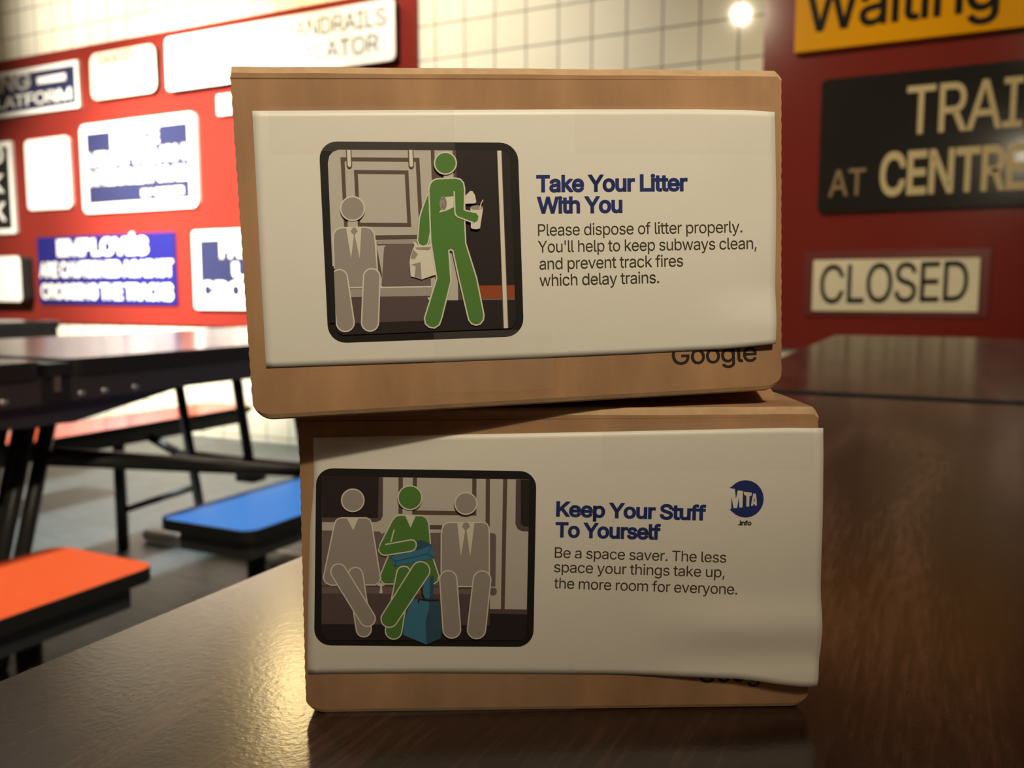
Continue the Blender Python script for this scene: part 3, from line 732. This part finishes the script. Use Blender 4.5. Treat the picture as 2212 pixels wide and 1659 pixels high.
p.poly([(1032, 300), (1100, 300), (1100, 366), (1035, 366)], I_BROWN)
for (x0, x1) in ((391, 397), (853, 858)):
    p.stroke([(x0-17, 154), (x1-17, 272), (x1-10, 286), (x1, 290), (x1+10, 286), (x1+17, 272), (x0+17, 154)], 7, I_BROWN)
    p.poly([(x0-13, 154), (x1-13, 272), (x1, 284), (x1+13, 272), (x0+13, 154)], I_CREAM)
p.poly([(600, 828), (1010, 818), (1012, 850), (604, 858)], I_BENCH)
p.poly([(655, 880), (672, 860), (1000, 850), (1004, 1170), (648, 1174), (638, 1150)], I_SEAT)
p.poly([(604, 890), (640, 1085), (626, 1120), (606, 1020)], I_BROWN)
p.poly([(390, 1176), (1010, 1168), (1005, 1240), (405, 1250)], I_BENCH); p.stroke([(390, 1182), (1010, 1172)], 10, I_CREAM)
p.poly([(400, 1250), (980, 1240), (988, 1425), (300, 1450)], I_PLUM)
p.poly([(1358, 1165), (1626, 1161), (1629, 1257), (1380, 1264)], I_ORANGE); p.poly([(1380, 1264), (1629, 1257), (1629, 1274), (1382, 1284)], I_SEAT)
p.poly([(296, 1448), (985, 1424), (980, 1276), (1630, 1270), (1636, 1440), (1600, 1482), (350, 1532), (310, 1510)], I_DARK)
p.poly([(1492, 158), (1532, 158), (1582, 1482), (1542, 1484)], I_BROWN); p.poly([(1498, 160), (1527, 160), (1577, 1480), (1547, 1482)], I_CREAM)
# seated grey man
p.poly([(386, 672), (456, 672), (460, 730), (386, 730)], I_LIGHT)
p.figure([(275, 840), (277, 785), (296, 750), (335, 734), (520, 729), (556, 740), (582, 775), (590, 850), (605, 1050), (612, 1090), (500, 1178), (392, 1180), (285, 1080)], I_GREY)
p.poly([(372, 734), (416, 734), (431, 786), (409, 962)], I_LINE); p.poly([(486, 732), (450, 734), (436, 786), (473, 962)], I_LINE)
p.poly([(433, 731), (456, 760), (432, 788), (408, 760)], I_GREY); p.stroke([(433, 731), (456, 760), (432, 788), (408, 760)], 5, I_TAUPE, True)
p.poly([(242, 1030), (290, 1040), (290, 1120), (248, 1120)], I_BLACK)
p.capsule((322, 1105), (366, 1440), 60, 66, I_GREY); p.capsule((563, 1100), (550, 1440), 62, 63, I_GREY)
p.poly([(238, 1010), (281, 1022), (296, 1440), (252, 1440)], I_BLACK)
p.circle(420, 591, 88, I_GREY, I_LINE)
# green figure walking out with the litter
p.poly([(1098, 325), (1170, 325), (1172, 372), (1098, 372)], I_LIGHT)
p.figure([(982, 478), (935, 600), (918, 660), (903, 830), (915, 860), (945, 873), (975, 862), (986, 840), (1000, 760), (1000, 560)], I_GREEN)
p.figure([(868, 900), (882, 868), (874, 842), (895, 848), (905, 862), (945, 876), (985, 864), (1000, 840), (1014, 846), (1006, 884), (1028, 930), (1034, 1082), (975, 1102), (935, 1117), (880, 1100), (855, 1095), (846, 990), (852, 950)], I_CREAM, I_CREAM, 4)
p.poly([(870, 895), (906, 930), (882, 968), (852, 962)], I_TAUPE); p.poly([(925, 990), (934, 1116), (880, 1098), (890, 1020), (856, 1008)], I_TAUPE); p.poly([(886, 880), (1006, 876), (990, 900), (900, 896)], I_TAUPE)
body = [(987, 450), (996, 410), (1016, 384), (1048, 370), (1185, 365), (1222, 374), (1245, 400), (1253, 440), (1254, 690), (1262, 850), (1342, 1105), (1397, 1380), (1393, 1420), (1370, 1450), (1338, 1459), (1305, 1448), (1283, 1418), (1210, 1110), (1166, 905), (1150, 897), (1136, 905), (1152, 1130), (1084, 1405), (1066, 1455), (1030, 1480), (990, 1474), (962, 1450), (955, 1405), (1046, 1112), (1002, 835)]
p.figure(body, I_GREEN)
p.poly([(1112, 506), (1172, 500), (1172, 582), (1116, 608), (1062, 622), (1078, 600)], I_CREAM); p.circle(1094, 554, 27, I_TAUPE, ry=52)
p.stroke([(1075, 530), (1098, 515), (1112, 545), (1104, 590), (1085, 580), (1094, 548)], 6, I_SEAT)
p.poly([(1254, 500), (1296, 460), (1312, 462), (1330, 492), (1340, 540), (1332, 553), (1254, 556)], I_CREAM)
p.poly([(1296, 582), (1391, 584), (1368, 738), (1345, 746), (1316, 743), (1300, 736)], I_CREAM); p.circle(1343, 585, 47, I_TAUPE, ry=17); p.stroke([(1366, 598), (1376, 552), (1391, 527)], 7, I_CREAM)
p.poly([(1180, 470), (1246, 470), (1250, 600), (1335, 622), (1356, 650), (1350, 682), (1322, 697), (1200, 655), (1182, 625)], I_GREEN)
p.stroke([(1175, 463), (1181, 620), (1188, 642), (1206, 656), (1320, 698)], 10, I_LINE); p.stroke([(1253, 480), (1250, 598), (1262, 606), (1333, 622)], 10, I_LINE)
p.circle(1110, 255, 81, I_GREEN, I_LINE)
p.build('printed_picture', sh2)
t = Print(F2, h2, (0, 0), 1.0)
t.text('Take Your Litter', (1158, 413.6), (1484.5, 411.4), 33.5, 0.028, I_BLUE); t.text('With You', (1159.5, 460), (1344, 458), 33, 0.028, I_BLUE)
t.build('printed_heading', sh2)
t = Print(F2, h2, (0, 0), 1.0)
t.text('Please dispose of litter properly.', (1162, 509.4), (1602.5, 502), 25, 0.0, I_TEXT); t.text("You'll help to keep subways clean,", (1162, 545.4), (1632.5, 537.5), 25, 0.0, I_TEXT)
t.text('and prevent track fires', (1165, 582), (1475, 575.2), 25, 0.0, I_TEXT); t.text('which delay trains.', (1165.5, 617.8), (1423, 611), 25, 0.0, I_TEXT)
t.build('printed_text', sh2)
g = Print(F2, flat, (0, 0), 1.0); g.text('Google', (1452, 787.5), (1635, 779.5), 40, 0.008, I_LOGO); g.build('printed_name', up)
tape(up, F2, h2, ((580, 231), (980, 229), (982, 326), (585, 328))); tape(up, F2, h2, ((1240, 229), (1666, 233), (1668, 330), (1242, 326))); tape(up, F2, h2, ((936, 718), (1190, 709), (1195, 838), (940, 848)))
